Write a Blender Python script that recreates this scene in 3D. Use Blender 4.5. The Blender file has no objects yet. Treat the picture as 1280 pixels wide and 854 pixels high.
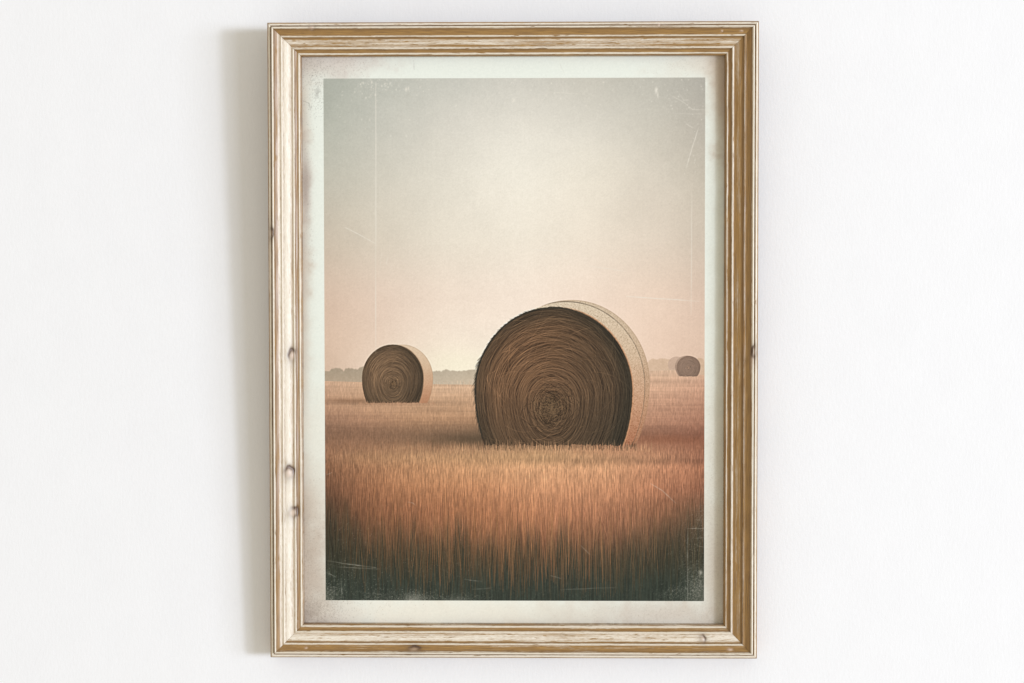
import bpy, math
import numpy as np

# ------------------------------------------------------------------ basics
scene = bpy.context.scene
COL = scene.collection
RNG = np.random.default_rng(7)

W, H = 0.6088, 0.7923            # outer size of the picture frame (m)
TILT = 0.03448                   # the frame hangs tipped forward by 2 degrees
CX, ZB = 0.00184, -0.39515       # foot of the frame on the wall
RAIL = 0.0410                    # width of the moulding seen from the front
D_PAPER = 0.0119                 # height of the paper above the back of the frame


def lin(c):
    c = np.asarray(c, float) / 255.0
    return np.where(c <= 0.04045, c / 12.92, ((c + 0.055) / 1.055) ** 2.4)


def empty(name, label, cat, loc, rot):
    o = bpy.data.objects.new(name, None)
    COL.objects.link(o)
    o.empty_display_size = 0.05
    o.location = loc
    o.rotation_euler = rot
    o['label'] = label
    o['category'] = cat
    return o


def mesh_from_arrays(name, verts, quads, mat, parent=None, smooth=False):
    me = bpy.data.meshes.new(name)
    nv, nf = len(verts), len(quads)
    me.vertices.add(nv)
    me.vertices.foreach_set('co', np.ascontiguousarray(verts, np.float32).ravel())
    me.loops.add(nf * 4)
    me.loops.foreach_set('vertex_index', np.ascontiguousarray(quads, np.int32).ravel())
    me.polygons.add(nf)
    me.polygons.foreach_set('loop_start', np.arange(0, nf * 4, 4, dtype=np.int32))
    me.polygons.foreach_set('use_smooth', np.full(nf, smooth, bool))
    me.update(calc_edges=True)
    me.materials.append(mat)
    o = bpy.data.objects.new(name, me)
    COL.objects.link(o)
    if parent:
        o.parent = parent
    return o


def box(name, lo, hi, mat, parent=None):
    (x0, y0, z0), (x1, y1, z1) = lo, hi
    v = [(x0, y0, z0), (x1, y0, z0), (x1, y1, z0), (x0, y1, z0),
         (x0, y0, z1), (x1, y0, z1), (x1, y1, z1), (x0, y1, z1)]
    f = [(0, 3, 2, 1), (4, 5, 6, 7), (0, 1, 5, 4), (1, 2, 6, 5), (2, 3, 7, 6), (3, 0, 4, 7)]
    return mesh_from_arrays(name, np.array(v), np.array(f), mat, parent)


class Nodes:
    def __init__(self, name):
        self.m = bpy.data.materials.new(name)
        self.m.use_nodes = True
        self.t = self.m.node_tree
        self.p = self.t.nodes['Principled BSDF']

    def new(self, kind, **kw):
        n = self.t.nodes.new(kind)
        for k, v in kw.items():
            setattr(n, k, v)
        return n

    def link(self, a, b):
        self.t.links.new(a, b)

    def math(self, op, a, b=None, clamp=False):
        n = self.new('ShaderNodeMath', operation=op, use_clamp=clamp)
        for i, v in enumerate((a, b)):
            if v is None:
                continue
            if isinstance(v, (int, float)):
                n.inputs[i].default_value = v
            else:
                self.link(v, n.inputs[i])
        return n.outputs[0]

    def mix(self, f, a, b):
        n = self.new('ShaderNodeMix', data_type='RGBA')
        for i, v in ((0, f), (6, a), (7, b)):
            if isinstance(v, (int, float)):
                n.inputs[i].default_value = v
            elif isinstance(v, tuple):
                n.inputs[i].default_value = (*v, 1)
            else:
                self.link(v, n.inputs[i])
        return n.outputs[2]

    def noise(self, vec, scale=1.0, detail=3.0, rough=0.55):
        n = self.new('ShaderNodeTexNoise')
        n.inputs['Scale'].default_value = scale
        n.inputs['Detail'].default_value = detail
        n.inputs['Roughness'].default_value = rough
        self.link(vec, n.inputs['Vector'])
        return n.outputs['Fac']

    def scaled(self, vec, s, off=(0, 0, 0)):
        n = self.new('ShaderNodeMapping')
        n.inputs['Scale'].default_value = s
        n.inputs['Location'].default_value = off
        self.link(vec, n.inputs['Vector'])
        return n.outputs[0]

    def ramp(self, fac, stops, interp='LINEAR'):
        n = self.new('ShaderNodeValToRGB')
        r = n.color_ramp
        r.interpolation = interp
        while len(r.elements) < len(stops):
            r.elements.new(0.5)
        for e, (p, v) in zip(r.elements, stops):
            e.position = p
            e.color = (v, v, v, 1) if isinstance(v, (int, float)) else (*v, 1)
        self.link(fac, n.inputs[0])
        return n.outputs[0]

    def bump(self, h, strength, dist):
        n = self.new('ShaderNodeBump')
        n.inputs['Strength'].default_value = strength
        n.inputs['Distance'].default_value = dist
        self.link(h, n.inputs['Height'])
        self.link(n.outputs[0], self.p.inputs['Normal'])


# ------------------------------------------------------------------ materials
def wall_material():
    n = Nodes('white_painted_wall')
    co = n.new('ShaderNodeTexCoord').outputs['Object']
    weave = n.noise(n.scaled(co, (300, 1, 110)), 1.0, 3, 0.6)
    fine = n.noise(n.scaled(co, (420, 420, 420)), 1.0, 3, 0.6)
    large = n.noise(n.scaled(co, (22, 22, 14)), 1.0, 4, 0.6)
    h = n.math('ADD', n.math('ADD', weave, n.math('MULTIPLY', fine, 0.8)), n.math('MULTIPLY', large, 1.5))
    n.bump(h, 0.20, 0.0010)
    tone = n.math('ADD', n.math('MULTIPLY', weave, 0.5), n.math('MULTIPLY', large, 0.5))
    c = n.mix(n.ramp(tone, [(0.3, 0.0), (0.7, 1.0)]), (0.835, 0.835, 0.838), (0.868, 0.868, 0.870))
    n.link(c, n.p.inputs['Base Color'])
    n.p.inputs['Roughness'].default_value = 0.9
    n.p.inputs['Specular IOR Level'].default_value = 0.2
    return n.m


def wood_material():
    """brown wood under a worn whitewash: UV.x runs along the rail (m), UV.y across the profile (0..1)"""
    n = Nodes('whitewashed_wood')
    uv = n.new('ShaderNodeUVMap', uv_map='UVMap').outputs[0]
    sep = n.new('ShaderNodeSeparateXYZ')
    n.link(uv, sep.inputs[0])
    v = sep.outputs['Y']
    wob = n.noise(n.scaled(uv, (30, 9, 1)), 1.0, 3)
    v2 = n.math('ADD', v, n.math('MULTIPLY', n.math('SUBTRACT', wob, 0.5), 0.022))
    # bands of the moulding where the whitewash is left on (bright) or rubbed off (dark)
    band = n.ramp(v2, [(0.0, 0.02), (0.030, 0.05), (0.044, 0.98), (0.096, 0.95), (0.106, 0.10), (0.128, 0.08), (0.140, 0.98),
                       (0.188, 0.95), (0.212, 0.30), (0.245, 0.03), (0.392, 0.05), (0.408, 0.95), (0.446, 0.92), (0.458, 0.06),
                       (0.492, 0.12), (0.525, 0.60), (0.62, 0.66), (0.728, 0.40), (0.750, 0.97), (0.795, 0.95), (0.812, 0.04), (0.895, 0.06),
                       (0.916, 0.97), (0.952, 0.95), (0.968, 0.18), (1.0, 0.1)])
    streak = n.noise(n.scaled(uv, (8, 40, 1)), 1.0, 6, 0.62)
    patch = n.noise(n.scaled(uv, (9, 5, 1), (3.1, 7.7, 0)), 1.0, 4, 0.6)
    speck = n.noise(n.scaled(uv, (160, 60, 1)), 1.0, 3, 0.6)
    worn = n.new('ShaderNodeAttribute', attribute_name='worn').outputs['Fac']
    flake = n.noise(n.scaled(uv, (55, 24, 1), (2.2, 4.4, 0)), 1.0, 4, 0.6)
    wear = n.math('MULTIPLY', n.math('SUBTRACT', streak, 0.5), 1.5)
    wear = n.math('ADD', wear, n.math('MULTIPLY', n.math('SUBTRACT', patch, 0.5), 1.2))
    wear = n.math('ADD', wear, n.math('MULTIPLY', n.math('SUBTRACT', speck, 0.5), 0.45))
    wear = n.math('SUBTRACT', wear, n.math('MULTIPLY', n.ramp(flake, [(0.58, 0.0), (0.68, 1.0)]), 0.6))
    mask = n.math('ADD', band, n.math('MULTIPLY', wear, worn))
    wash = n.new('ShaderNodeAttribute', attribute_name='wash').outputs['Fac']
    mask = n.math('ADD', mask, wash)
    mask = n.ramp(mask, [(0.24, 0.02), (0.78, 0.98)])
    grain = n.noise(n.scaled(uv, (40, 75, 1), (1.7, 0.3, 0)), 1.0, 5, 0.65)
    hue = n.noise(n.scaled(uv, (12, 8, 1), (5.2, 1.3, 0)), 1.0, 3)
    w1 = n.mix(n.ramp(grain, [(0.36, 0.0), (0.64, 1.0)]), (0.150, 0.070, 0.017), (0.44, 0.240, 0.060))
    wood = n.mix(n.math('MULTIPLY', hue, 0.3), w1, (0.42, 0.26, 0.09))
    groove_dark = n.ramp(v2, [(0.0, 0.5), (0.03, 0.2), (0.105, 0.5), (0.118, 1.0), (0.13, 0.5), (0.200, 0.9), (0.235, 0.7), (0.275, 0.12), (0.40, 0.0), (0.455, 0.9),
                      (0.485, 0.5), (0.53, 0.0), (0.74, 0.25), (0.805, 0.9), (0.835, 0.6), (0.87, 0.1), (0.96, 0.2), (0.985, 0.7)])
    groove_dark = n.math('MULTIPLY', groove_dark, n.ramp(patch, [(0.30, 0.25), (0.62, 0.85)]))
    wood = n.mix(groove_dark, wood, (0.135, 0.066, 0.021))  # darker brown along the grooves, broken up by noise
    paint = n.mix(n.ramp(speck, [(0.35, 0.0), (0.65, 1.0)]), (0.74, 0.65, 0.51), (0.87, 0.81, 0.70))
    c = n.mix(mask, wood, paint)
    dark = n.new('ShaderNodeAttribute', attribute_name='knot').outputs['Fac']
    dark = n.math('MULTIPLY', dark, n.math('ADD', 0.35, n.math('MULTIPLY', speck, 1.5)))
    c = n.mix(n.math('MULTIPLY', dark, 1.0, clamp=True), c, (0.085, 0.042, 0.020))
    chip = n.new('ShaderNodeAttribute', attribute_name='chip').outputs['Fac']
    c = n.mix(n.math('MULTIPLY', chip, 0.85, clamp=True), c, (0.74, 0.58, 0.47))
    n.link(c, n.p.inputs['Base Color'])
    rough = n.math('ADD', n.math('MULTIPLY', mask, 0.10), 0.34)
    n.link(rough, n.p.inputs['Roughness'])
    n.p.inputs['Specular IOR Level'].default_value = 0.5
    n.bump(n.math('ADD', n.math('MULTIPLY', streak, 1.0), n.math('MULTIPLY', grain, 0.5)), 0.22, 0.0005)
    return n.m


def paper_material(name, grain_amt):
    n = Nodes(name)
    co = n.new('ShaderNodeTexCoord').outputs['Object']
    col = n.new('ShaderNodeVertexColor', layer_name='ink').outputs['Color']
    g = n.noise(n.scaled(co, (900, 1, 900)), 1.0, 2, 0.6)
    g2 = n.noise(n.scaled(co, (700, 1, 620)), 1.0, 2, 0.6)
    f = n.math('ADD', 1.0 - grain_amt, n.math('MULTIPLY', n.math('ADD', g, g2), grain_amt))
    n2 = n.new('ShaderNodeVectorMath', operation='SCALE')
    n.link(col, n2.inputs[0])
    n.link(f, n2.inputs['Scale'])
    n.link(n2.outputs[0], n.p.inputs['Base Color'])
    n.p.inputs['Roughness'].default_value = 0.85
    n.p.inputs['Specular IOR Level'].default_value = 0.15
    n.bump(g, 0.12, 0.0003)
    return n.m


def board_material():
    n = Nodes('brown_fibreboard')
    co = n.new('ShaderNodeTexCoord').outputs['Object']
    f = n.noise(n.scaled(co, (200, 200, 200)), 1.0, 4)
    n.link(n.mix(f, (0.16, 0.10, 0.06), (0.28, 0.19, 0.12)), n.p.inputs['Base Color'])
    n.p.inputs['Roughness'].default_value = 0.9
    return n.m


M_WALL, M_WOOD, M_BOARD = wall_material(), wood_material(), board_material()
M_PAPER, M_INK = paper_material('aged_paper', 0.05), paper_material('printed_ink', 0.045)

# ------------------------------------------------------------------ wall
wall = box('wall', (-4.0, 0.0, -2.5), (4.0, 0.12, 2.5), M_WALL)
wall['kind'] = 'structure'
wall['label'] = 'plain white painted wall with fine woven texture behind the framed print'

# ------------------------------------------------------------------ picture frame
frame = empty('picture_frame', 'wooden picture frame with worn whitewashed moulding hanging on the white wall',
              'picture frame', (CX, -0.0004, ZB), (TILT, 0, 0))

# profile: distance from the outer edge / height above the back, in mm
PROF = [(0, 0), (0, 14), (0, 28.4), (0.3, 29.3), (0.9, 29.8), (1.5, 30.6), (2.2, 31.4), (3.0, 31.6), (3.7, 31.2), (4.2, 30.4), (4.7, 29.9),
        (5.1, 30.4), (5.5, 33.0), (5.9, 35.2), (6.5, 36.6), (7.1, 37.0), (7.7, 36.6), (8.2, 35.4), (8.6, 34.4), (9.3, 33.7),
        (10.5, 32.8), (11.8, 31.9), (13.0, 31.1), (14.2, 30.5), (15.4, 30.2), (16.2, 30.4), (16.9, 31.1), (17.5, 31.4), (18.1, 31.0), (18.6, 29.6),
        (19.2, 28.6), (20.3, 28.3), (22.0, 28.2), (24.0, 27.6), (26.2, 26.7), (28.2, 25.8), (29.8, 25.3), (30.5, 25.6), (31.1, 26.5),
        (31.8, 26.8), (32.5, 26.3), (33.0, 24.8), (33.6, 24.1), (35.0, 23.5), (36.3, 22.9), (37.0, 22.9), (37.6, 23.6), (38.4, 24.0),
        (39.1, 23.5), (39.6, 22.4), (40.3, 21.6), (41.0, 21.2), (41.0, 16), (41.0, 12.05), (36.0, 12.05), (36.0, 6), (36.0, 0), (18, 0)]
PROF = np.array(PROF, float)
# refine the visible part a little
segs = []
for a, b in zip(PROF, np.roll(PROF, -1, 0)):
    segs.append(a)
    if 28 < a[1] or (a[1] > 20 and b[1] > 20):
        if np.hypot(*(b - a)) > 0.95:
            segs.append((a + b) / 2)
PROF = np.array(segs)


def rail(length, seed, wash, wear, knots, place, uoff, worn=lambda s: 0 * s):  # worn shifts the whitewash; on the uprights it paints in light and shade
    """one mitred frame member lying along +x, outer edge at 0; 'place' maps (along, s, d) to frame space"""
    rng = np.random.default_rng(seed)
    n = int(length * 1000)
    m = len(PROF)
    s = PROF[:, 0][None, :] / 1000
    d = PROF[:, 1][None, :] / 1000
    t = np.linspace(0, 1, n)[:, None]
    gap = 0.00012
    u = s + gap + t * (length - 2 * s - 2 * gap)
    sv = np.repeat(s, n, 0).copy()
    dv = np.repeat(d, n, 0).copy()
    front = (d > 0.020)
    # hand-worn unevenness along the member
    for k in range(5):
        ph, fr = rng.uniform(0, 6.28, m), rng.uniform(3, 22)
        coarse = np.interp(PROF[:, 0], np.linspace(0, 41, 9), rng.normal(0, 1, 9))
        amp = 0.00009 * coarse[None, :] * np.sin(u * fr * 6.28 + np.interp(PROF[:, 0], np.linspace(0, 41, 9), rng.uniform(0, 6, 9))[None, :])
        dv += amp * front
    # long shallow worn patches and nicks
    for k in range(26):
        uc, sc = rng.uniform(0, length), rng.uniform(0.5, 40) / 1000
        ru, rs = rng.uniform(0.0015, 0.007), rng.uniform(0.0006, 0.0016)
        g = np.exp(-((u - uc) / ru) ** 2 - ((sv - sc) / rs) ** 2)
        dv -= g * rng.uniform(0.0002, 0.0007) * front
    knot = np.zeros_like(u)
    chip = np.zeros_like(u)
    for (uc, sc, ru, rs, kd, kc, ang) in knots:
        x, y = (u - uc) / (ru * 1.12), (s - sc) / (rs * 1.12)
        r = np.sqrt(x * x + y * y)
        th = np.arctan2(y, x)
        r = r * (1 + 0.10 * np.sin(2 * th + seed + uc * 40) + 0.06 * np.sin(5 * th + 2 * seed + uc * 90))
        pit = np.exp(-((r - 0.85) / 0.34) ** 2)
        core = np.exp(-(r / 0.62) ** 2)
        side = 0.10 + 0.90 * (0.5 + 0.5 * np.cos(th - ang)) ** 1.8
        dv += (-0.0011 * pit * side + 0.0009 * core) * front
        knot = np.maximum(knot, (pit * side + 0.30 * np.exp(-(r / 1.7) ** 2)) * kd)
        chip = np.maximum(chip, core * kc)
    P = place(u, sv, dv)
    verts = P.reshape(-1, 3)
    i = np.arange(n - 1)[:, None] * m
    j = np.arange(m)[None, :]
    j2 = (np.arange(m) + 1)[None, :] % m
    quads = np.stack([i + j, i + j2, i + m + j2, i + m + j], -1).reshape(-1, 4)
    o = mesh_from_arrays('frame_rail', verts, quads, M_WOOD, frame)
    me = o.data
    # close the mitred ends (they meet the neighbouring rail)
    import bmesh
    bm = bmesh.new()
    bm.from_mesh(me)
    bm.verts.ensure_lookup_table()
    e0 = bm.faces.new([bm.verts[k] for k in range(m)][::-1])
    e1 = bm.faces.new([bm.verts[(n - 1) * m + k] for k in range(m)])
    bmesh.ops.recalc_face_normals(bm, faces=bm.faces)
    bm.to_mesh(me)
    bm.free()
    # attributes
    vi = np.empty(len(me.loops), np.int32)
    me.loops.foreach_get('vertex_index', vi)
    uv = np.stack([(u + uoff).ravel()[vi], (sv / RAIL).ravel()[vi]], -1)
    lay = me.uv_layers.new(name='UVMap')
    lay.data.foreach_set('uv', uv.astype(np.float32).ravel())
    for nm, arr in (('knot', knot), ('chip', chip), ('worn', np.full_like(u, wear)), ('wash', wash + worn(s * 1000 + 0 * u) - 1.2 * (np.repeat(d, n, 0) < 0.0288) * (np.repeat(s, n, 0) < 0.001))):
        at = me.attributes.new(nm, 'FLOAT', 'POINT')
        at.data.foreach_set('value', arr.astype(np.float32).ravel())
    ang = me.polygons
    ang.foreach_set('use_smooth', np.ones(len(ang), bool))
    me.set_sharp_from_angle(angle=math.radians(50))
    return o


R3 = lambda x, y, z: np.stack([x + 0 * y, y + 0 * x, z + 0 * x], -1)
bottom = rail(W, 3, -0.04, 1.0, [(0.180, 0.0118, 0.0065, 0.0032, 1.0, 0.35, 1.2), (0.541, 0.0245, 0.0035, 0.0045, 0.8, 0.6, 0.5),
                           (0.045, 0.0125, 0.0024, 0.0016, 0.1, 0.8, 0.5), (0.575, 0.012, 0.005, 0.0018, 0.0, 0.9, 0.5)],
              lambda u, s, d: R3(-W / 2 + u, -d, s), 0.0, worn=lambda s: 0.12 + 0 * s)
top = rail(W, 5, -0.12, 1.0, [(0.056, 0.007, 0.004, 0.0028, 0.3, 0.9, 1.0), (0.563, 0.0125, 0.002, 0.0016, 0.0, 0.9, 1.0),
                         (0.587, 0.0125, 0.003, 0.0014, 0.0, 0.8, 1.0), (0.485, 0.005, 0.002, 0.003, 0.1, 0.8, 1.0)],
           lambda u, s, d: R3(-W / 2 + u, -d, H - s), 3.3)
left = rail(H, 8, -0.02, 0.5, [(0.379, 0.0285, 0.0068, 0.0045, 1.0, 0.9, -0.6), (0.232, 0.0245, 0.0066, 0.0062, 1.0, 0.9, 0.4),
                         (0.182, 0.0290, 0.0064, 0.0052, 1.0, 0.8, 1.1), (0.531, 0.0042, 0.006, 0.0034, 0.8, 0.4, 1.4)],
            lambda u, s, d: R3(-W / 2 + s, -d, u), 6.1,
            worn=lambda s: np.interp(s, [1.2, 2, 8, 9, 10.8, 13.2, 17, 22, 25, 30, 33.2, 34, 36, 38], [-.3, 0, 0, -.25, -.1, .62, .55, .55, .2, .05, -.1, -.2, 0, .2]))  # extra whitewash paints in the sheen of slopes turned to the light
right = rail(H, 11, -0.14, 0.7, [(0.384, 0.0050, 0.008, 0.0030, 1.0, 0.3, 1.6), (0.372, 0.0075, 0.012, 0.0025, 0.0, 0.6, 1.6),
                            (0.445, 0.0025, 0.003, 0.0014, 0.0, 0.8, 1.0)],
             lambda u, s, d: R3(W / 2 - s, -d, u), 9.4,
             worn=lambda s: np.interp(s, [8, 10, 12, 16, 17, 18.5, 22, 30, 31, 33, 35, 37.5, 40], [.2, .1, -.2, -.4, -.5, -.4, -.28, -.15, -.08, -.05, -.3, -.3, -.3]))  # less whitewash on the inner slopes paints in their shade
box('backing_board', (-W / 2 + 0.0364, -0.0112, 0.0364), (W / 2 - 0.0364, -0.0076, H - 0.0364), M_BOARD, frame)

# ------------------------------------------------------------------ the printed picture, drawn in code
S = 2                                    # drawing cells per millimetre-ish unit
X0, X1, Y0, Y1 = 370, 914, 60, 790       # drawing area (units of about 1 mm, y downwards)
NX, NY = (X1 - X0) * S, (Y1 - Y0) * S
gx, gy = np.meshgrid(X0 + (np.arange(NX) + .5) / S, Y0 + (np.arange(NY) + .5) / S)


def vnoise(sx, sy, seed, octaves=1):
    """value noise with cells of sx by sy units, about -1..1"""
    out = np.zeros((NY, NX))
    tot = 0
    for o in range(octaves):
        r = np.random.default_rng(seed * 31 + o)
        cx, cy = sx / 2 ** o, sy / 2 ** o
        nx, ny = int((X1 - X0) / cx) + 3, int((Y1 - Y0) / cy) + 3
        g = r.uniform(-1, 1, (ny, nx))
        fx, fy = (gx[0] - X0) / cx, (gy[:, 0] - Y0) / cy
        ix, iy = fx.astype(int), fy.astype(int)
        tx, ty = fx - ix, fy - iy
        tx, ty = tx * tx * (3 - 2 * tx), ty * ty * (3 - 2 * ty)
        row0 = g[iy][:, ix] * (1 - tx) + g[iy][:, ix + 1] * tx
        row1 = g[iy + 1][:, ix] * (1 - tx) + g[iy + 1][:, ix + 1] * tx
        out += (row0 * (1 - ty[:, None]) + row1 * ty[:, None]) * 0.6 ** o
        tot += 0.6 ** o
    return out / tot * 1.3


def colour_field(xs, ys, table):
    t = np.array(table, float)
    xs, ys = np.array(xs, float), np.array(ys, float)
    out = np.zeros((NY, NX, 3))
    fx = np.clip(np.interp(gx[0], xs, np.arange(len(xs))), 0, len(xs) - 1.0001)
    fy = np.clip(np.interp(gy[:, 0], ys, np.arange(len(ys))), 0, len(ys) - 1.0001)
    ix, iy = fx.astype(int), fy.astype(int)
    tx, ty = (fx - ix)[None, :, None], (fy - iy)[:, None, None]
    a = t[iy][:, ix] * (1 - tx) + t[iy][:, ix + 1] * tx
    b = t[iy + 1][:, ix] * (1 - tx) + t[iy + 1][:, ix + 1] * tx
    return a * (1 - ty) + b * ty


def blur(img, r):
    k = np.exp(-0.5 * (np.arange(-3 * r, 3 * r + 1) / r) ** 2)
    k /= k.sum()
    for ax in (0, 1):
        pad = [(0, 0)] * img.ndim
        pad[ax] = (3 * r, 3 * r)
        p = np.pad(img, pad, mode='edge')
        n = img.shape[ax]
        img = sum(w * np.take(p, np.arange(i, i + n), ax) for i, w in enumerate(k))
    return img


def strokes(img, pts, cols, wts, gain=1.0):
    """soft anti-aliased strokes: pts (N,n,2), cols (N,n,3) or (N,3), wts (N,n) or (N,)"""
    N, n = pts.shape[:2]
    if cols.ndim == 2:
        cols = np.repeat(cols[:, None], n, 1)
    if np.ndim(wts) == 1:
        wts = np.repeat(np.asarray(wts)[:, None], n, 1)
    fx = (pts[..., 0] - X0) * S - .5
    fy = (pts[..., 1] - Y0) * S - .5
    ok = (fx > 0) & (fy > 0) & (fx < NX - 2) & (fy < NY - 2)
    fx, fy, c, w = fx[ok], fy[ok], cols[ok], wts[ok]
    ix, iy = fx.astype(int), fy.astype(int)
    tx, ty = fx - ix, fy - iy
    A = np.zeros(NX * NY)
    C = np.zeros((3, NX * NY))
    for dx, dy, ww in ((0, 0, (1 - tx) * (1 - ty)), (1, 0, tx * (1 - ty)), (0, 1, (1 - tx) * ty), (1, 1, tx * ty)):
        idx = (iy + dy) * NX + ix + dx
        q = ww * w
        A += np.bincount(idx, q, NX * NY)
        for k in range(3):
            C[k] += np.bincount(idx, q * c[:, k], NX * NY)
    a = (1 - np.exp(-gain * A)).reshape(NY, NX, 1)
    col = (C / np.maximum(A, 1e-6)).T.reshape(NY, NX, 3)
    return img * (1 - a) + col * a


def over(img, mask, col):
    m = mask[..., None]
    return img * (1 - m) + np.asarray(col, float) * m


def sm(e0, e1, x):
    t = np.clip((x - e0) / (e1 - e0), 0, 1)
    return t * t * (3 - 2 * t)


# --- sky
SKX = [405, 470, 560, 650, 740, 820, 881]
SKY = [98, 150, 220, 300, 370, 420, 462]
sky = colour_field(SKX, SKY, [
    [(170, 174, 163), (186, 188, 178), (198, 198, 188), (203, 201, 191), (198, 195, 183), (186, 184, 173), (174, 171, 161)],
    [(178, 181, 169), (194, 194, 183), (211, 208, 197), (222, 218, 206), (215, 211, 199), (198, 194, 181), (184, 178, 166)],
    [(190, 188, 174), (206, 202, 188), (222, 217, 203), (233, 228, 214), (229, 222, 206), (213, 205, 190), (196, 188, 172)],
    [(205, 194, 178), (215, 206, 190), (226, 218, 202), (232, 224, 208), (230, 219, 202), (220, 207, 190), (205, 192, 175)],
    [(214, 193, 174), (224, 205, 187), (234, 219, 201), (238, 224, 207), (236, 218, 199), (229, 208, 187), (214, 192, 172)],
    [(216, 193, 172), (228, 208, 188), (240, 228, 209), (242, 230, 212), (238, 219, 199), (232, 208, 186), (219, 194, 172)],
    [(214, 190, 168), (230, 212, 192), (243, 233, 213), (243, 232, 213), (238, 218, 196), (230, 205, 182), (217, 190, 167)]])
sky = blur(sky, 24)
sky -= np.array((4, 5, 7.0)) * np.exp(-((gx - 405) / 90) ** 2)[..., None] * sm(200, 320, gy)[..., None]
sky += np.array((3, 2, 1.0)) + np.array((5, 5, 5.0)) * np.exp(-((gx - 650) / 120) ** 2 - ((gy - 240) / 120) ** 2)[..., None] + np.array((1, -1, 0.0)) * sm(280, 400, gy)[..., None]
sky += np.array((1, 5, 0.0)) * np.exp(-((gx - 575) / 60) ** 2 - ((gy - 455) / 22) ** 2)[..., None]
sky += (vnoise(26, 26, 4, 3) * 2.2)[..., None] * np.array((1, .9, .8))
sky += (vnoise(60, 60, 1, 3) * 2.5)[..., None] + (vnoise(1.2, 1.2, 2, 2) * 1.6)[..., None] + (vnoise(1.5, 40, 3) * .5)[..., None]
img = sky.copy()

# --- hazy tree line
SK = {}
rt = np.random.default_rng(21)


def ridge(x, base, amp, seed):
    r = np.random.default_rng(seed)
    y = np.full_like(x, base)
    for k in range(70):
        c, rad = r.uniform(400, 890), r.uniform(2.5, 9)
        h = amp * r.uniform(.35, 1.0)
        y = np.minimum(y, base - h * np.sqrt(np.clip(1 - ((x - c) / rad) ** 2, 0, 1)))
    return y


hor = np.interp(gx[0], [405, 452, 540, 600, 800, 845, 881], [475.3, 476.5, 479, 479.5, 462, 461, 467.5])
horm = np.repeat(hor[None], NY, 0)
rl = ridge(gx[0], 463.0, 6.0, 4) + vnoise(1.6, 5, 41, 2)[10] * 0.6
rm = ridge(gx[0], 465.0, 5.0, 9) + vnoise(1.6, 5, 42, 2)[10] * 0.6
rr = ridge(gx[0], 451.0, 5.5, 6) + vnoise(1.6, 5, 43, 2)[10] * 0.5
top_y = np.where(gx[0] < 500, rl, np.where(gx[0] < 700, rm, rr))[None]
tree_mask = sm(-0.5, 0.7, gy - top_y) * (gy < horm + .8)
tree_col = colour_field([405, 455, 540, 600, 800, 881], [440, 462, 480], [
    [(158, 146, 130), (160, 148, 132), (172, 162, 147), (180, 168, 151), (205, 180, 158), (200, 174, 152)],
    [(158, 147, 131), (160, 149, 133), (172, 162, 147), (180, 169, 152), (205, 180, 158), (200, 174, 152)],
    [(172, 156, 138), (174, 160, 142), (186, 174, 157), (196, 180, 160), (214, 188, 164), (206, 178, 155)]])
tree_col += (vnoise(3, 3, 44, 2) * 4)[..., None] + np.array((5, 1, -5.0))
tree_mask_soft = blur(tree_mask, 1)
img = img * (1 - tree_mask_soft[..., None] * .88) + tree_col * tree_mask_soft[..., None] * .88

# --- field of stubble and standing straw
FX = [405, 450, 520, 600, 680, 760, 830, 881]
FY = [462, 475, 500, 525, 545, 556, 570, 585, 610, 640, 670, 700, 725, 751]
field = colour_field(FX, FY, [
    [(206, 168, 140), (208, 170, 142), (214, 178, 148), (218, 180, 150), (220, 180, 150), (222, 180, 150), (222, 178, 148), (210, 166, 138)],
    [(202, 158, 128), (206, 162, 131), (212, 169, 137), (214, 171, 139), (214, 170, 138), (214, 168, 137), (210, 162, 132), (200, 150, 122)],
    [(184, 138, 108), (188, 142, 110), (192, 146, 113), (194, 148, 114), (194, 148, 114), (200, 150, 120), (196, 144, 115), (184, 132, 105)],
    [(168, 122, 94), (174, 126, 96), (180, 132, 98), (182, 134, 100), (182, 134, 100), (186, 134, 104), (182, 128, 100), (170, 116, 90)],
    [(140, 100, 75), (146, 104, 78), (136, 100, 75), (112, 86, 64), (130, 98, 70), (158, 106, 80), (152, 100, 76), (142, 90, 68)],
    [(150, 106, 80), (158, 112, 84), (160, 116, 86), (160, 118, 88), (176, 130, 96), (176, 122, 92), (164, 110, 84), (152, 97, 73)],
    [(162, 112, 84), (176, 126, 92), (186, 136, 100), (192, 142, 104), (200, 150, 110), (196, 142, 106), (182, 126, 96), (160, 104, 80)],
    [(158, 106, 78), (176, 120, 88), (192, 134, 98), (202, 144, 106), (212, 152, 114), (206, 146, 110), (188, 126, 96), (164, 106, 80)],
    [(132, 88, 66), (166, 108, 78), (180, 120, 86), (194, 130, 94), (204, 140, 104), (198, 134, 100), (176, 114, 86), (144, 92, 70)],
    [(98, 74, 56), (142, 92, 66), (160, 102, 73), (174, 112, 80), (184, 120, 88), (172, 112, 84), (142, 94, 70), (104, 78, 60)],
    [(72, 64, 50), (108, 77, 57), (130, 86, 62), (144, 94, 68), (152, 98, 72), (132, 88, 66), (102, 76, 58), (78, 66, 54)],
    [(58, 60, 48), (72, 64, 50), (86, 68, 52), (96, 72, 54), (104, 74, 56), (90, 70, 54), (70, 64, 52), (62, 62, 52)],
    [(54, 60, 50), (58, 60, 50), (64, 61, 49), (70, 63, 50), (74, 64, 51), (66, 62, 50), (56, 60, 50), (56, 60, 51)],
    [(60, 66, 58), (58, 62, 54), (60, 62, 54), (60, 62, 52), (58, 61, 51), (54, 60, 51), (54, 60, 52), (64, 68, 60)]])
field = blur(field, 5)
up = (1 - sm(520, 600, gy))[..., None]
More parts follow.
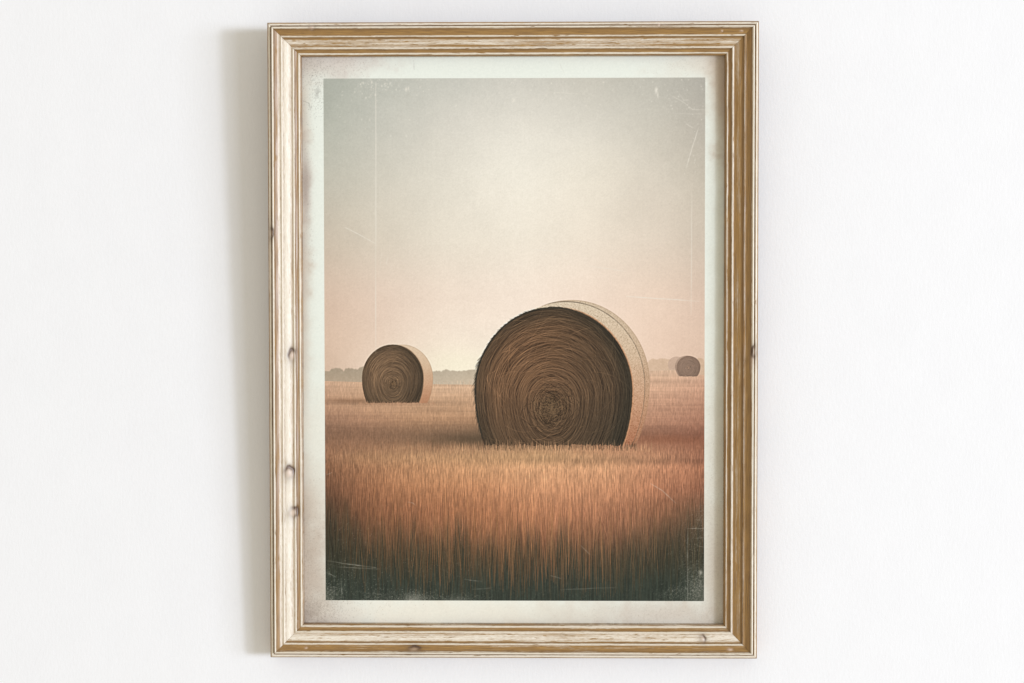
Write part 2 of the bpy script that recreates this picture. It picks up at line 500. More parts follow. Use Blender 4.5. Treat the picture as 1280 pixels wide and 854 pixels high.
field = field * (1 - .07 * np.exp(-((gy - 538) / 16) ** 2))[..., None] * np.array((.995, 1.05, 1.04)) + up * np.array((1, 1, 5.0))
field = field * (1 - .13 * np.exp(-((gx - 405) / 70) ** 2) * sm(540, 600, gy))[..., None]
depth = np.clip((gy - 465) / 290, 0, 1)
# far rows: long flat bands; near: upright streaks
rows = vnoise(90, 3.0, 50, 2) * (1 - sm(515, 565, gy)) * 10 + vnoise(140, 9, 51) * (1 - sm(530, 575, gy)) * 6
upright = vnoise(1.1, 6, 52) * (6 + 9 * sm(540, 580, gy)) + vnoise(1.3, 22, 54) * 9 * sm(600, 660, gy) + vnoise(3.2, 50, 53, 2) * 8 * sm(590, 650, gy) + vnoise(2.0, 2.4, 55, 2) * 6 * sm(480, 540, gy) * (1 - sm(620, 660, gy))
shade = 1 + (rows + upright) / 165
field = field * shade[..., None]
FIELD = blur(field, 6)
# edge of the cut swath, and dark gaps between the standing stalks lower down
field = field * (1 - .13 * np.exp(-((gy - 574 - vnoise(30, 400, 56)[5]) / 4.5) ** 2) * sm(560, 700, gx) + .06 * np.exp(-((gy - 584) / 5) ** 2) * sm(520, 640, gx))[..., None]
gapl = 672 + vnoise(13, 900, 57)[5] * 16 + vnoise(5, 900, 58)[5] * 11 - 46 * np.exp(-((gx - 400) / 45) ** 2) - 40 * np.exp(-((gx - 886) / 55) ** 2)
gap = sm(-22, 34, gy - gapl) * .88
gcol = np.array((62, 60, 47.0)) + (np.array((54, 60, 51.0)) - np.array((62, 60, 47.0))) * sm(690, 735, gy)[..., None]
field = field * (1 - gap[..., None]) + gcol * (1 + vnoise(1.2, 14, 59)[..., None] * .12) * gap[..., None]
fmask = sm(-0.3, 0.5, gy - horm)
img = img * (1 - fmask[..., None]) + field * fmask[..., None]


def field_colour(x, y):
    ix = np.clip(((x - X0) * S).astype(int), 0, NX - 1)
    iy = np.clip(((y - Y0) * S).astype(int), 0, NY - 1)
    return FIELD[iy, ix]


def stalks(img, n, ya, yb, la, lb, bright, wt, gain, seed, lean=0.04, tint=(1, 1, 1), xr=(404, 883)):
    r = np.random.default_rng(seed)
    x = r.uniform(xr[0], xr[1], n)
    y1 = ya + (yb - ya) * r.uniform(0, 1, n)           # foot
    L = r.uniform(la, lb, n)
    k = int(lb * 2.2) + 4
    t = np.linspace(0, 1, k)
    ln = r.normal(0, lean, n)
    bend = r.normal(0, lean * .6, n)
    py = y1[:, None] - L[:, None] * t
    px = x[:, None] + L[:, None] * (ln[:, None] * t + bend[:, None] * t * t)
    ref = field_colour(x, y1 - L * 0.75)
    c = ref * (bright * r.uniform(.82, 1.15, n))[:, None] * np.array(tint)
    w = wt * r.uniform(.4, 1, n)[:, None] * np.sin(np.pi * np.clip(t * .9 + .08, 0, 1)) ** .6
    w = np.repeat(w, 1, 0) * (L[:, None] / (k - 1) * S)
    return strokes(img, np.stack([px, py], -1), c, w, gain)


img = stalks(img, 5200, 478, 560, 2, 6, 1.10, .5, 1.0, 60)
img = stalks(img, 3600, 478, 560, 2, 6, .88, .5, 1.0, 61)
img = stalks(img, 3200, 560, 600, 3, 10, 1.15, .6, 1.0, 62, .06)
img = stalks(img, 2800, 560, 600, 3, 10, .76, .5, 1.0, 63, .06)
img = stalks(img, 2600, 600, 690, 8, 28, 1.17, .6, 1.0, 162, .03)
img = stalks(img, 2400, 600, 690, 8, 30, .74, .55, 1.0, 163, .025)
img = stalks(img, 900, 600, 680, 12, 30, 1.14, .5, 1.0, 69, .05)
img = stalks(img, 1300, 630, 720, 14, 40, .62, .5, 1.0, 64)
img = stalks(img, 900, 655, 735, 22, 55, .98, .42, 1.0, 65, .05, (1.0, 1.0, .95))
img = stalks(img, 300, 690, 750, 45, 95, 1.0, 1.1, 1.0, 66, .05, (.98, 1.02, .95))
img = stalks(img, 260, 690, 748, 40, 80, .78, .9, 1.0, 71, .06, (.95, 1.04, .98))
img = stalks(img, 150, 715, 752, 45, 85, 1.05, 1.0, 1.0, 68, .04, (1.0, 1.02, .95), (500, 800))
img = stalks(img, 120, 660, 740, 20, 50, 1.15, .5, 1.0, 67, .25)

# shadows printed at the foot of the bales
img = over(img, np.exp(-((gx - 612) / 60) ** 2 - ((gy - 549) / 6.5) ** 2) * .62, (74, 62, 47))
img = over(img, np.exp(-((gx - 440) / 34) ** 2 - ((gy - 500) / 3.2) ** 2) * .5, (125, 92, 68))
img = over(img, np.exp(-((gx - 835) / 50) ** 2 - ((gy - 548) / 6) ** 2) * .35, (140, 88, 62))

# --- hay bales
BALES = {}


def ell(cx, cy, rx, ru, rd):
    dy = gy - cy
    return np.hypot((gx - cx) / rx, np.where(dy < 0, dy / ru, dy / rd))


def bale(img, cx, cy, rx, ru, rd, ox, oy, foot, hub, pal, nst, side_cols, seed, twine=None, fray=0, alpha=1.0, wscale=1.0):
    r = np.random.default_rng(seed)
    e_face = ell(cx, cy, rx, ru, rd)
    # wrapped side: union of ellipses swept from the face to the back
    e_side = e_face.copy()
    for k in np.linspace(0, 1, 25):
        e_side = np.minimum(e_side, ell(cx + ox * k, cy + oy * k, rx * (1 - .012 * k), ru * (1 - .012 * k), rd * (1 - .05 * k)))
    soft = 0.7 / rx
    rough_foot = foot + vnoise(1.4, 200, seed + 3)[5][None] * (1.2 if rx > 60 else .5) * alpha
    cut = 1 - sm(-.6, .6, gy - rough_foot)
    m_side = (1 - sm(1 - soft, 1 + soft, e_side)) * cut
    fn = vnoise(2.2, 2.2, seed + 5, 2) * (0.006 if rx > 60 else .003)
    m_face = (1 - sm(1 - soft, 1 + soft, e_face + fn)) * cut
    ty = np.clip((gy - (cy - ru)) / (foot - cy + ru), 0, 1)
    sc = np.stack([np.interp(ty, [0, .35, .7, 1], [c[k] for c in side_cols]) for k in range(3)], -1)
    spk = vnoise(1.1, 1.1, seed + 6, 2)
    sc = sc + (spk * (12 if rx > 60 else 4))[..., None] - (np.clip(vnoise(.8, .8, seed + 7) - .6, 0, 1) * (60 if rx > 60 else 10))[..., None]
    img = img * (1 - m_side[..., None]) + sc * m_side[..., None]
    # thin outline of the wrapped side
    line = np.exp(-((e_side - (1 - .5 * soft)) / (soft * .8)) ** 2) * cut * (e_face > 1.02) * .30 * alpha ** 2
    img = over(img, line, pal['line'])
    if twine is not None:
        e_t = ell(cx + ox * twine, cy + oy * twine, rx * .995, ru * .998, rd * .96)
        vis = (e_face > 1.005) * cut * sm(cx - 18, cx + 10, gx)
        brk = .75 + .2 * vnoise(4, 4, seed + 8)
        img = over(img, np.exp(-((e_t - 1) / .0062) ** 2) * vis * brk * (.85 - .45 * ty), pal['twine'])
        img = over(img, np.clip((e_t > 1) * vis * m_side, 0, 1) * .18, pal['line'])
    # coiled face: base tone then thousands of curved straw strokes
    lr = np.clip((gx - cx) / rx * .5 + .5, 0, 1)
    ud = np.clip((gy - cy + ru) / (ru + foot - cy), 0, 1)
    tone = 1.0 - .55 * sm(.45, .98, lr) - .28 * sm(.55, 1, ud) - .50 * sm(.74, 1.0, e_face) - .15 * sm(.25, 0, ud)
    tone = np.clip(tone + .22 * np.exp(-((lr - .25) / .25) ** 2 - ((ud - .45) / .3) ** 2), 0, 1.2)
    dk, mid = np.array(pal['dark'], float), np.array(pal['mid'], float)
    fc = dk + (mid - dk) * tone[..., None]
    img = img * (1 - m_face[..., None]) + fc * m_face[..., None]

    def arcs(img, n, bright, wt, rmin, rmax, lmin, lmax, jit):
        rad = np.sqrt(r.uniform(rmin ** 2, rmax ** 2, n))
        th = r.uniform(0, 2 * np.pi, n)
        L = r.uniform(lmin, lmax, n) / np.maximum(rad, .12)
        k = int(max(18, lmax * rx * 2.4))
        t = np.linspace(-.5, .5, k)
        a = th[:, None] + L[:, None] * t
        rr_ = rad[:, None] + (r.normal(0, jit, n)[:, None]) * t + r.normal(0, .012, n)[:, None] * t * t * 4
        rr_ = np.minimum(rr_, 1.0)
        hx, hy = hub
        px = hx + (cx - hx) * rr_ + rr_ * rx * np.cos(a)
        sy = np.sin(a)
        py = hy + (cy - hy) * rr_ + rr_ * np.where(sy < 0, ru, rd) * sy
        ix = np.clip(((px - X0) * S).astype(int), 0, NX - 1)
        iy = np.clip(((py - Y0) * S).astype(int), 0, NY - 1)
        tn = tone[iy, ix]
        base = dk + (mid - dk) * tn[..., None]
        f = bright * r.uniform(.75, 1.25, n)
        warm = np.array([1.0, .975, .93])
        c = base * f[:, None, None] * np.where(bright > 1, warm, np.ones(3))
        if bright > 1:
            tan = np.array(pal.get('straw', (138, 112, 86)), float)
            c = .6 * c + .4 * tan * ((.5 + .45 * tn) * (f / bright)[:, None])[..., None]
        w = np.repeat((wt * r.uniform(.3, 1, n))[:, None], k, 1) * np.sin(np.pi * (t + .5)) ** .5
        w = w * (np.clip(rad * L * rx, 1, 400)[:, None] / k * S)
        w = w * (py < foot + .3) * m_face[iy, ix]
        return strokes(img, np.stack([px, py], -1), c, w)

    img = over(img, np.exp(-((gx - hub[0]) / (.2 * rx)) ** 2 - ((gy - hub[1] - .1 * rx) / (.2 * rx)) ** 2) * m_face * .55 * alpha, pal['dark'])
    for ps in range(2):
        img = arcs(img, int(nst * .65), .58, .75 * wscale, .04, 1.0, .15, .75, .025)
        img = arcs(img, int(nst * .7), 1.40, .65 * wscale, .04, .99, .15, .75, .03)
    img = arcs(img, int(nst * .06), 1.9, .8 * wscale, .12, .97, .12, .4, .16)
    # tangled middle: short straws lying every way, more and more along the coil further out
    for bright, num in ((.55, .05), (1.6, .05), (.5, .04), (1.7, .045)):
        n = max(6, int(nst * num))
        rad, th = np.abs(r.normal(0, .17, n)), r.uniform(0, 2 * np.pi, n)
        ang = np.where(r.uniform(0, 1, n) < rad / .25, th + np.pi / 2 + r.normal(0, .35, n), r.uniform(0, 2 * np.pi, n))
        L = r.uniform(.05, .17, n) * rx
        t = np.linspace(-.5, .5, 26)
        bend = r.normal(0, .5, n)
        px = hub[0] + (rad * rx * np.cos(th))[:, None] + L[:, None] * t * np.cos(ang[:, None] + bend[:, None] * t)
        py = hub[1] + (rad * ru * np.sin(th))[:, None] + L[:, None] * t * np.sin(ang[:, None] + bend[:, None] * t)
        c = np.repeat((dk + (mid - dk) * .45)[None] * np.array((1.02, .98, .92)), n, 0) * (bright * r.uniform(.8, 1.2, n))[:, None]
        w = np.repeat((.75 * wscale * r.uniform(.4, 1, n))[:, None], 26, 1) * (L[:, None] / 26 * S) * (py < foot)
        img = strokes(img, np.stack([px, py], -1), c, w)
    if fray:
        # loose straws sticking out round the rim, longest low on the left
        n = fray
        a = r.uniform(np.pi * .88, np.pi * 1.75, n)
        L = r.uniform(2, 9, n) * np.where(a < np.pi * 1.15, 1.6, .9)
        t = np.linspace(0, 1, 26)
        sx, sy0 = np.cos(a), np.sin(a)
        bx = cx + rx * sx * .985
        by = cy + np.where(sy0 < 0, ru, rd) * sy0 * .985
        tdx, tdy = sy0, -sx                             # tangent (downwards on the left side)
        px = bx[:, None] + L[:, None] * t * (.25 * sx + tdx * .95 + r.normal(0, .1, n))[:, None]
        py = by[:, None] + L[:, None] * t * (.25 * sy0 + tdy * .95 + r.normal(0, .1, n))[:, None]
        c = np.repeat(np.array([pal['dark']], float), n, 0) * r.uniform(.8, 1.35, n)[:, None]
        w = (r.uniform(.4, 1.2, n)[:, None] * (1 - t) ** .5) * (L[:, None] / 26 * S)
        img = strokes(img, np.stack([px, py], -1), c, w)
    # lit edge of the face against the wrapped side
    rim = np.exp(-((e_face - 1.004) / (1.0 / rx)) ** 2) * sm(cx, cx + rx * .5, gx) * cut
    img = over(img, rim * pal.get('rim_a', .6), pal['rim'])
    s_ = (m_side > .5) & ~(m_face > .5) & ((gx > cx) if ox > 0 else (gx < cx))
    return img, (m_side > .5) & ~s_, s_


# pale far bale behind the small one, then the small one at the right edge
far = (1 - sm(.94, 1.06, ell(846, 454, 11, 10, 11))) * (1 - sm(460, 461.4, gy))
img = over(img, far * .8, (196, 168, 147))
img, sm_face, sm_side = bale(img, 860.8, 456.5, 14.6, 13.2, 17.5, -2.4, -.6, 468.6, (860, 458),
                             dict(dark=(130, 107, 91), mid=(142, 118, 101), straw=(160, 134, 114), line=(170, 146, 126), rim=(180, 154, 134), rim_a=0), 40,
                             [(184, 158, 138), (176, 150, 130), (160, 134, 116), (150, 124, 106)], 300, alpha=.5, wscale=.35)
img, md_face, md_side = bale(img, 491.3, 472.0, 38.6, 42.4, 57.0, 12.2, -.4, 502.6, (491.7, 478),
                             dict(dark=(74, 62, 48), mid=(110, 88, 67), straw=(150, 124, 96), line=(165, 140, 112), rim=(176, 140, 108), rim_a=.35), 900,
                             [(222, 199, 171), (213, 184, 153), (200, 158, 125), (180, 130, 98)], 200, wscale=.62)
img, bg_face, bg_side = bale(img, 692.5, 487.0, 98.6, 104.6, 143.0, 22.3, -10.0, 555.0, (689.5, 509),
                             dict(dark=(54, 50, 41), mid=(90, 68, 50), line=(160, 130, 102), twine=(92, 82, 68), rim=(196, 146, 108), rim_a=.75), 5200,
                             [(216, 198, 172), (210, 184, 155), (198, 154, 122), (170, 114, 84)], 100, twine=.70, fray=900)

# straw tips standing in front of the bales
FIELD = np.minimum(FIELD * 1.0, 255)


def tips(img, n, x0, x1, y0, y1, la, lb, col, a, seed):
    r = np.random.default_rng(seed)
    x, y, L = r.uniform(x0, x1, n), r.uniform(y0, y1, n), r.uniform(la, lb, n)
    t = np.linspace(0, 1, 30)
    px = x[:, None] + (r.normal(0, .06, n) * L)[:, None] * t
    py = y[:, None] - L[:, None] * t
    c = np.array(col, float)[None] * r.uniform(.82, 1.12, n)[:, None]
    w = a * r.uniform(.4, 1, n)[:, None] * (1 - t) ** .4 * (L[:, None] / 30 * S)
    return strokes(img, np.stack([px, py], -1), c, w)


img = tips(img, 520, 596, 796, 556, 562.5, 4, 9, (62, 53, 40), .8, 70)
img = tips(img, 160, 540, 612, 552, 560, 4, 8, (92, 74, 55), .5, 74)
img = tips(img, 420, 560, 815, 558, 566, 5, 12, (216, 168, 126), .75, 71)
img = tips(img, 420, 448, 545, 503, 506, 1.5, 4, (190, 146, 114), .6, 72)
img = tips(img, 600, 404, 883, 556, 570, 5, 12, (186, 132, 98), .35, 73)

def sharpen(img, r, amt):
    return img + amt * (img - blur(img, r))


img = sharpen(sharpen(img, 2, .45), 1, .7)
# --- overall print grain, dust and scratches (wear of the old print)
img += (vnoise(1.0, 1.0, 80) * 3.2)[..., None] + (vnoise(2.7, 2.3, 81, 2) * 2.2)[..., None]
rd = np.random.default_rng(5)


def scratch(img, pts, a, col=(234, 228, 214), wig=.4, taper=True):
    p = np.array(pts, float)
    seg = np.r_[0, np.cumsum(np.hypot(*np.diff(p, axis=0).T))]
    n = int(seg[-1] * 3) + 4
    s = np.linspace(0, seg[-1], n)
    x, y = np.interp(s, seg, p[:, 0]), np.interp(s, seg, p[:, 1])
    w = np.interp(s, np.linspace(0, seg[-1], 12), rd.uniform(.35, 1.1, 12)) * a
    if taper:
        w *= np.sin(np.pi * np.linspace(.03, .97, n)) ** .5
    j = np.interp(s, np.linspace(0, seg[-1], 8), rd.normal(0, wig, 8))
    for o in (-.25, .25):
        img = strokes(img, np.stack([x + j * .3 + o, y + j * .3 + o * .3], -1)[None], np.array([col], float), w[None] * 1.0)
    return img


for pts, a in [([(470.3, 103), (470.3, 250), (470, 440)], .85), ([(470.8, 103), (470.9, 300)], .4), ([(431, 283), (447, 291), (469, 303)], 1.3),
               ([(486, 318), (483, 330)], .4), ([(660, 310), (712, 314)], .5), ([(735, 331), (784, 338)], .5), ([(783, 369), (830, 372), (874, 375)], 1.3),
               ([(873, 160), (867, 178), (858, 209)], .8), ([(864.5, 238), (864.6, 300), (864, 392)], .6), ([(837, 118), (855, 128), (866, 137), (881, 137)], .5),
               ([(848, 116), (856, 127)], .3), ([(857, 154), (867, 160)], .5), ([(843, 142), (880, 142)], .25), ([(683, 115), (728, 117.5)], .3),
               ([(813, 603), (828, 612), (845, 628)], .7), ([(408, 701), (430, 704.5), (470, 710)], .75), ([(420, 709), (475, 711.5)], .35),
               ([(408, 716), (420, 722)], .5), ([(426, 722), (427, 748)], .5), ([(859, 659.5), (881, 659.3)], .55), ([(859.4, 660), (859.6, 751)], .55),
               ([(510, 627), (516, 628), (519, 631)], .5), ([(396 + 12, 593), (415, 590)], .4), ([(580, 724), (603, 727)], .4), ([(700, 737), (770, 734)], .3),
               ([(688, 719), (702, 723)], .4), ([(726, 681), (738, 693)], .45), ([(590, 737), (615, 735)], .3), ([(868, 672), (880, 671)], .3),
               ([(870, 681), (880, 683)], .3), ([(478, 310), (474, 345)], .2), ([(640, 128), (646, 122)], .8)]:
    img = scratch(img, pts, a * (.55 if pts[0][1] > 590 else 1.0))
for cx_, cy_, rx_, ry_, a in [(820.5, 113, 1.6, 4, .9), (822.5, 119, .8, 3, .8), (508.5, 112, 1.4, 2.6, .8), (511.5, 110.5, .9, 2.2, .7), (465.5, 103, 1, 2, .8),
                              (643, 126, 1.2, 2, .7), (755, 103, 1.1, 1, .7), (701.5, 123, 1.2, 1.2, .7), (733, 132, 1, 1, .6), (839, 132, .9, .9, .6),
                              (522, 119, 1, .8, .5), (526, 109, .6, 1.6, .5), (876, 715, 2, 2.6, .6), (858, 125, 3, 1, .35), (632, 128, .8, 1.6, .4)]:
    img = over(img, np.exp(-((gx - cx_) / rx_) ** 2 - ((gy - cy_) / ry_) ** 2) * a, (236, 230, 216))

rf = np.random.default_rng(77)
for fx0, fy0, sx0, sy0, n0 in ((452, 107, 6, 4, 12), (482, 107, 10, 5, 22), (470, 120, 4, 10, 12), (500, 112, 22, 8, 18), (440, 145, 14, 18, 16), (640, 122, 60, 10, 20),
                               (830, 122, 24, 14, 26), (866, 180, 8, 40, 16), (700, 112, 60, 8, 14), (560, 160, 60, 40, 20)):
    for q in range(n0):
        px_, py_, pr = rf.normal(fx0, sx0), max(100, rf.normal(fy0, sy0)), rf.uniform(.45, .95)
        x0_, y0_ = int((px_ - X0) * S), int((py_ - Y0) * S)
        sl = (slice(max(0, y0_ - 8), y0_ + 8), slice(max(0, x0_ - 8), x0_ + 8))
        g_ = np.exp(-((gx[sl] - px_) / pr) ** 2 - ((gy[sl] - py_) / (pr * rf.uniform(.7, 1.5))) ** 2) * rf.uniform(.3, .8)
        img[sl] = over(img[sl], g_, (232, 228, 214))


def dust(img, cx_, cy_, sx, sy, n, a, col, seed):
    r = np.random.default_rng(seed)
    x, y = r.normal(cx_, sx, n), r.normal(cy_, sy, n)
    p = np.stack([x, y], -1)[:, None, :]
    return strokes(img, p, np.repeat(np.array([col], float), n, 0) * r.uniform(.8, 1.1, n)[:, None], a * r.uniform(.1, 1, n) ** 2 * 3)


LD = (206, 200, 184)
for q, d_ in enumerate([(480, 112, 18, 12, 420, .5, LD), (455, 108, 10, 5, 60, 1.0, (226, 222, 208)), (480, 106, 8, 4, 60, 1.0, (226, 222, 208)), (438, 150, 22, 30, 520, .3, LD), (500, 165, 40, 40, 500, .16, (230, 226, 214)), (850, 130, 24, 26, 420, .26, LD),
                        (870, 190, 10, 40, 300, .2, LD), (700, 112, 70, 10, 260, .2, LD), (412, 742, 9, 8, 500, .55, LD), (425, 725, 16, 20, 420, .4, LD),
                        (472, 747, 10, 4, 260, .5, LD), (470, 742, 20, 9, 300, .45, LD), (520, 748, 16, 5, 900, .42, LD), (575, 748, 16, 4, 520, .3, LD),
                        (530, 720, 40, 18, 260, .3, LD), (872, 735, 8, 14, 1300, .45, LD), (866, 700, 12, 30, 900, .3, LD), (850, 742, 14, 7, 620, .35, LD),
                        (876, 650, 5, 16, 260, .3, LD), (440, 660, 16, 8, 60, .35, LD), (640, 744, 150, 6, 900, .16, LD), (640, 420, 150, 200, 1600, .12, (245, 238, 224)),
                        (640, 300, 140, 130, 900, .10, (160, 150, 134))]):
    img = dust(img, *d_, 400 + q)
img = over(img, np.exp(-((gx - 518) / 13) ** 2 - ((gy - 752) / 9) ** 2) * .45, (176, 172, 158))
img = over(img, np.exp(-((gx - 568) / 16) ** 2 - ((gy - 752) / 5) ** 2) * .22, (176, 172, 158))
img = over(img, np.exp(-((gx - 408) / 12) ** 2 - ((gy - 750) / 12) ** 2) * .25, (150, 148, 132))
img = over(img, np.exp(-((gx - 882) / 18) ** 2 - ((gy - 745) / 30) ** 2) * .25, (150, 145, 128))
PRINT = np.clip(img, 0, 255)

# --- margin of the aged paper
mar = np.full((NY, NX, 3), 1.0) * np.array((237, 241, 230.0))
warp = vnoise(18, 18, 90, 4) * .75
for cx_, cy_, sx, sy, col, a in [
        (384, 78, 50, 22, (208, 198, 186), .9), (430, 74, 40, 18, (220, 211, 201), .85), (378, 150, 10, 70, (214, 203, 186), .8), (383, 238, 7, 46, (202, 190, 180), .8),
        (379, 330, 8, 80, (212, 199, 182), .8), (379, 480, 8, 120, (214, 203, 186), .7), (382, 230, 5, 40, (172, 158, 146), .6), (384, 630, 30, 60, (212, 199, 182), .85), (396, 540, 26, 60, (234, 232, 218), .8), (386, 715, 36, 60, (202, 188, 172), .92),
        (378, 660, 10, 60, (196, 182, 164), .6), (384, 776, 46, 26, (168, 152, 138), .95), (380, 740, 16, 30, (198, 184, 168), .6), (430, 770, 40, 14, (222, 213, 200), .7),
        (520, 768, 90, 26, (240, 235, 219), .95), (620, 768, 90, 26, (239, 234, 218), .95), (720, 772, 80, 20, (228, 222, 206), .8), (830, 768, 90, 22, (214, 204, 190), .9),
        (896, 700, 24, 90, (204, 192, 175), .9), (896, 560, 22, 110, (224, 218, 202), .8), (896, 400, 18, 90, (228, 228, 214), .5), (894, 250, 16, 100, (228, 230, 218), .6),
        (885, 78, 56, 20, (228, 221, 206), .9), (904, 110, 16, 70, (190, 168, 146), .85), (800, 70, 60, 10, (230, 232, 222), .6)]:
    g = np.exp(-(((gx - cx_) / sx) ** 2 + ((gy - cy_) / sy) ** 2) * (1 + warp))
    mar = over(mar, np.clip(g * a, 0, 1), col)
mar += (vnoise(1.2, 1.2, 91, 2) * 3.0)[..., None] + (vnoise(2, 2, 92, 2) * 2)[..., None] * np.array((1, .9, .8))
for q, (cx_, cy_, sx, sy, n, a, col) in enumerate([
        (392, 85, 12, 12, 420, .5, (118, 108, 98)), (396, 118, 9, 18, 520, .5, (132, 128, 120)), (430, 82, 24, 8, 520, .4, (150, 136, 124)),
        (384, 230, 4, 40, 340, .35, (150, 140, 132)), (386, 300, 4, 20, 80, .35, (150, 140, 132)), (390, 700, 12, 50, 900, .2, (150, 134, 116)),
        (394, 764, 22, 11, 2400, .32, (128, 112, 98)), (388, 700, 10, 40, 1400, .28, (140, 124, 108)), (460, 762, 40, 8, 130, .4, (140, 126, 112)), (840, 766, 60, 9, 2600, .2, (160, 146, 130)),
        (893, 680, 7, 90, 2600, .2, (160, 146, 130)), (880, 80, 34, 9, 900, .2, (160, 150, 134)), (640, 420, 260, 360, 1500, .2, (170, 165, 150))]):
    mar = dust(mar, cx_, cy_, sx, sy, n, a, col, 500 + q)
mar = over(mar, np.exp(-((gx - 398) / 3) ** 2 - ((gy - 116) / 7) ** 2) * .3 * (vnoise(2, 2, 93) > -.2), (120, 118, 112))
mar = scratch(mar, [(379, 126), (387, 129), (389, 138)], .6, (150, 146, 138))
mar = scratch(mar, [(518, 76), (518.5, 88)], .35, (170, 168, 160))
mar = scratch(mar, [(700, 79), (706, 92)], .2, (190, 186, 174))
MARGIN = np.clip(mar, 0, 255)

# ------------------------------------------------------------------ the sheet of paper as real geometry
art = empty('art_print', 'aged paper print of round hay bales in a stubble field, inside the frame', 'art print',
            (CX, -0.0004, ZB), (TILT, 0, 0))
PX0, PX1, PZ0, PZ1 = -0.2368, 0.2397, 0.0692, 0.7247       # printed area on the sheet
SX0, SX1, SZ0, SZ1 = -W / 2 + 0.038, W / 2 - 0.038, 0.038, H - 0.038


def axis(a, b, c, d, step):
    n0, n1, n2 = max(2, int((b - a) / step)), int((c - b) / step), max(2, int((d - c) / step))
    return np.r_[np.linspace(a, b, n0, endpoint=False), np.linspace(b, c, n1, endpoint=False), np.linspace(c, d, n2 + 1)], n0, n0 + n1


ax, ia, ib = axis(SX0, PX0, PX1, SX1, 0.0006)
az, ka, kb = axis(SZ0, PZ0, PZ1, SZ1, 0.0006)
GX, GZ = np.meshgrid(ax, az)


def sample(buf, x, z):
    a = (x - PX0) / (PX1 - PX0)
    b = (PZ1 - z) / (PZ1 - PZ0)
    px = (405 * (1 - a) + 881.5 * a) * (1 - b) + (406.5 * (1 - a) + 880 * a) * b
    py = (98.5 * (1 - a) + 97 * a) * (1 - b) + 751 * b
    fx = np.clip((px - X0) * S - .5, 0, NX - 2)
    fy = np.clip((py - Y0) * S - .5, 0, NY - 2)
    ix, iy = fx.astype(int), fy.astype(int)
    tx, ty = (fx - ix), (fy - iy)
    if buf.ndim == 3:
        tx, ty = tx[..., None], ty[..., None]
    return (buf[iy, ix] * (1 - tx) + buf[iy, ix + 1] * tx) * (1 - ty) + (buf[iy + 1, ix] * (1 - tx) + buf[iy + 1, ix + 1] * tx) * ty


GAIN = 1.085                      # light falling on the sheet, so that colours are stored as reflectance
nz, nx = GX.shape
fcx = (GX[:-1, :-1] + GX[1:, 1:]) / 2
fcz = (GZ[:-1, :-1] + GZ[1:, 1:]) / 2
ii, kk = np.meshgrid(np.arange(nx - 1), np.arange(nz - 1))
inside = (ii >= ia) & (ii < ib) & (kk >= ka) & (kk < kb)


def sheet(name, mask, buf, mat, parent, label=None):
    f = np.nonzero(mask.ravel())[0]
    k, i = f // (nx - 1), f % (nx - 1)
    q = np.stack([k * nx + i, k * nx + i + 1, (k + 1) * nx + i + 1, (k + 1) * nx + i], -1)
    used, inv = np.unique(q.ravel(), return_inverse=True)
    x, z = GX.ravel()[used], GZ.ravel()[used]
    verts = np.stack([x, np.full_like(x, -D_PAPER), z], -1)
    o = mesh_from_arrays(name, verts, inv.reshape(-1, 4), mat, parent)
    c = np.clip(lin(sample(buf, x, z)) / GAIN, 0, .97)
    at = o.data.color_attributes.new('ink', 'FLOAT_COLOR', 'POINT')
    at.data.foreach_set('color', np.concatenate([c, np.ones((len(c), 1))], 1).astype(np.float32).ravel())
    if label:
        o['label'] = label
    return o


def region(mask):
    return inside & (sample(mask.astype(float), fcx, fcz) > .5)


sheet('paper_margin', ~inside, MARGIN, M_PAPER, art)
r_bf, r_bs = region(bg_face), region(bg_side)
r_mf, r_ms = region(md_face), region(md_side)
r_sm = region(sm_face | sm_side)
taken = r_bf | r_bs | r_mf | r_ms | r_sm
r_tree = region((tree_mask > .5) & (gy <= horm)) & ~taken & ~region((gx > 820) & (gy > horm - 1.5))
r_field = region(gy > horm) & ~taken & ~r_tree
TREES = [(400, 500, 'darkest stretch of hazy trees printed at the left edge of the picture'), (500, 700, 'grey hazy trees printed between the medium and the large bale'),
         (700, 861, 'pale pink hazy trees printed right of the large bale'), (861, 890, None)]
r_sky = inside & ~(taken | r_tree | r_field)
sheet('printed_sky', r_sky, PRINT, M_INK, art)
sheet('printed_field', r_field, PRINT, M_INK, art)
for lo_, hi_, lb_ in TREES:
    sheet('printed_tree_line', r_tree & region((gx > lo_) & (gx < hi_)), PRINT, M_INK, art, lb_)
b1 = sheet('printed_hay_bale', r_bs, PRINT, M_INK, art, 'large hay bale printed in the middle of the field')
sheet('coiled_face', r_bf, PRINT, M_INK, b1)
b2 = sheet('printed_hay_bale', r_ms, PRINT, M_INK, art, 'medium hay bale printed near the left edge of the picture')
sheet('coiled_face', r_mf, PRINT, M_INK, b2)
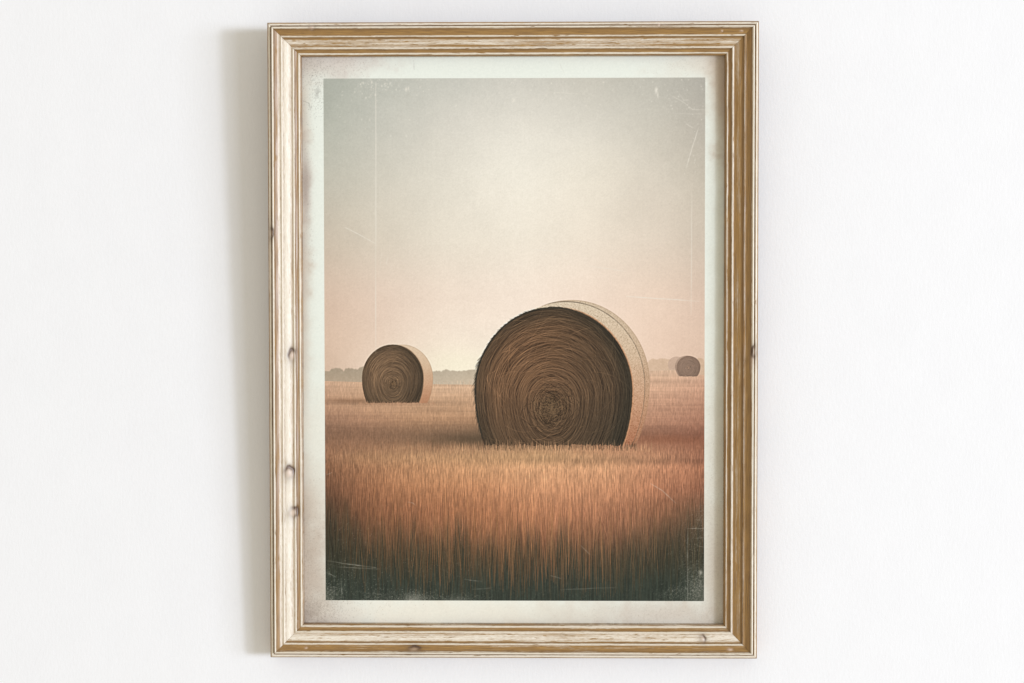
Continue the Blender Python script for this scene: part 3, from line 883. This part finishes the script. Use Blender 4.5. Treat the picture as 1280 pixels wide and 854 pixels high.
sheet('printed_hay_bale', r_sm, PRINT, M_INK, art, 'tiny distant hay bale printed at the right edge of the picture')
box('paper_backing', (SX0, -D_PAPER + 0.00015, SZ0), (SX1, -D_PAPER + 0.0006, SZ1), M_BOARD, art)

# ------------------------------------------------------------------ light
world = bpy.data.worlds.new('World')
scene.world = world
world.use_nodes = True
bg = world.node_tree.nodes['Background']
bg.inputs['Color'].default_value = (1.0, 0.94, 0.82, 1)
bg.inputs['Strength'].default_value = 0.70

ld = bpy.data.lights.new('window_light', 'AREA')
ld.shape = 'DISK'
ld.size = 1.700
ld.energy = 610
ld.color = (0.92, 1.0, 1.18)
lo = bpy.data.objects.new('window_light', ld)
COL.objects.link(lo)
lo.location = (12.100, -10.500, 0.0)
lo.rotation_euler = (math.radians(90), 0, math.atan2(6.05, 5.25))
from mathutils import Vector
lo.rotation_euler = (Vector((0, 0, 0)) - lo.location).to_track_quat('-Z', 'Y').to_euler()

# added wide soft lamp for the same daylight, grading the shadow beside the frame
l2 = bpy.data.lights.new('wide_fill_light', 'AREA')
l2.shape = 'RECTANGLE'
l2.size, l2.size_y = 7.60, 3.60
l2.energy = 1190
l2.color = (0.92, 1.0, 1.18)
o2 = bpy.data.objects.new('wide_fill_light', l2)
COL.objects.link(o2)
o2.location = (12.400, -10.000, 0.200)
o2.rotation_euler = (Vector((0, 0, 0)) - o2.location).to_track_quat('-Z', 'Y').to_euler()

# ------------------------------------------------------------------ camera
D = 2.45
psi, rho = 0.019281, -0.00029
cam = bpy.data.cameras.new('camera')
cam.lens = 68
cam.sensor_width = 36
cam.sensor_fit = 'HORIZONTAL'
cam.clip_start = 0.05
cam.clip_end = 100
co = bpy.data.objects.new('camera', cam)
COL.objects.link(co)
co.location = (D * math.tan(psi), -D, 0)
q = (Vector((0, 0, 0)) - co.location).to_track_quat('-Z', 'Y')
co.rotation_euler = q.to_euler()
co.rotation_euler.rotate_axis('Z', rho)
scene.camera = co

vs = scene.view_settings
vs.view_transform = 'Standard'
vs.look = 'None'
vs.exposure = 0
vs.gamma = 1
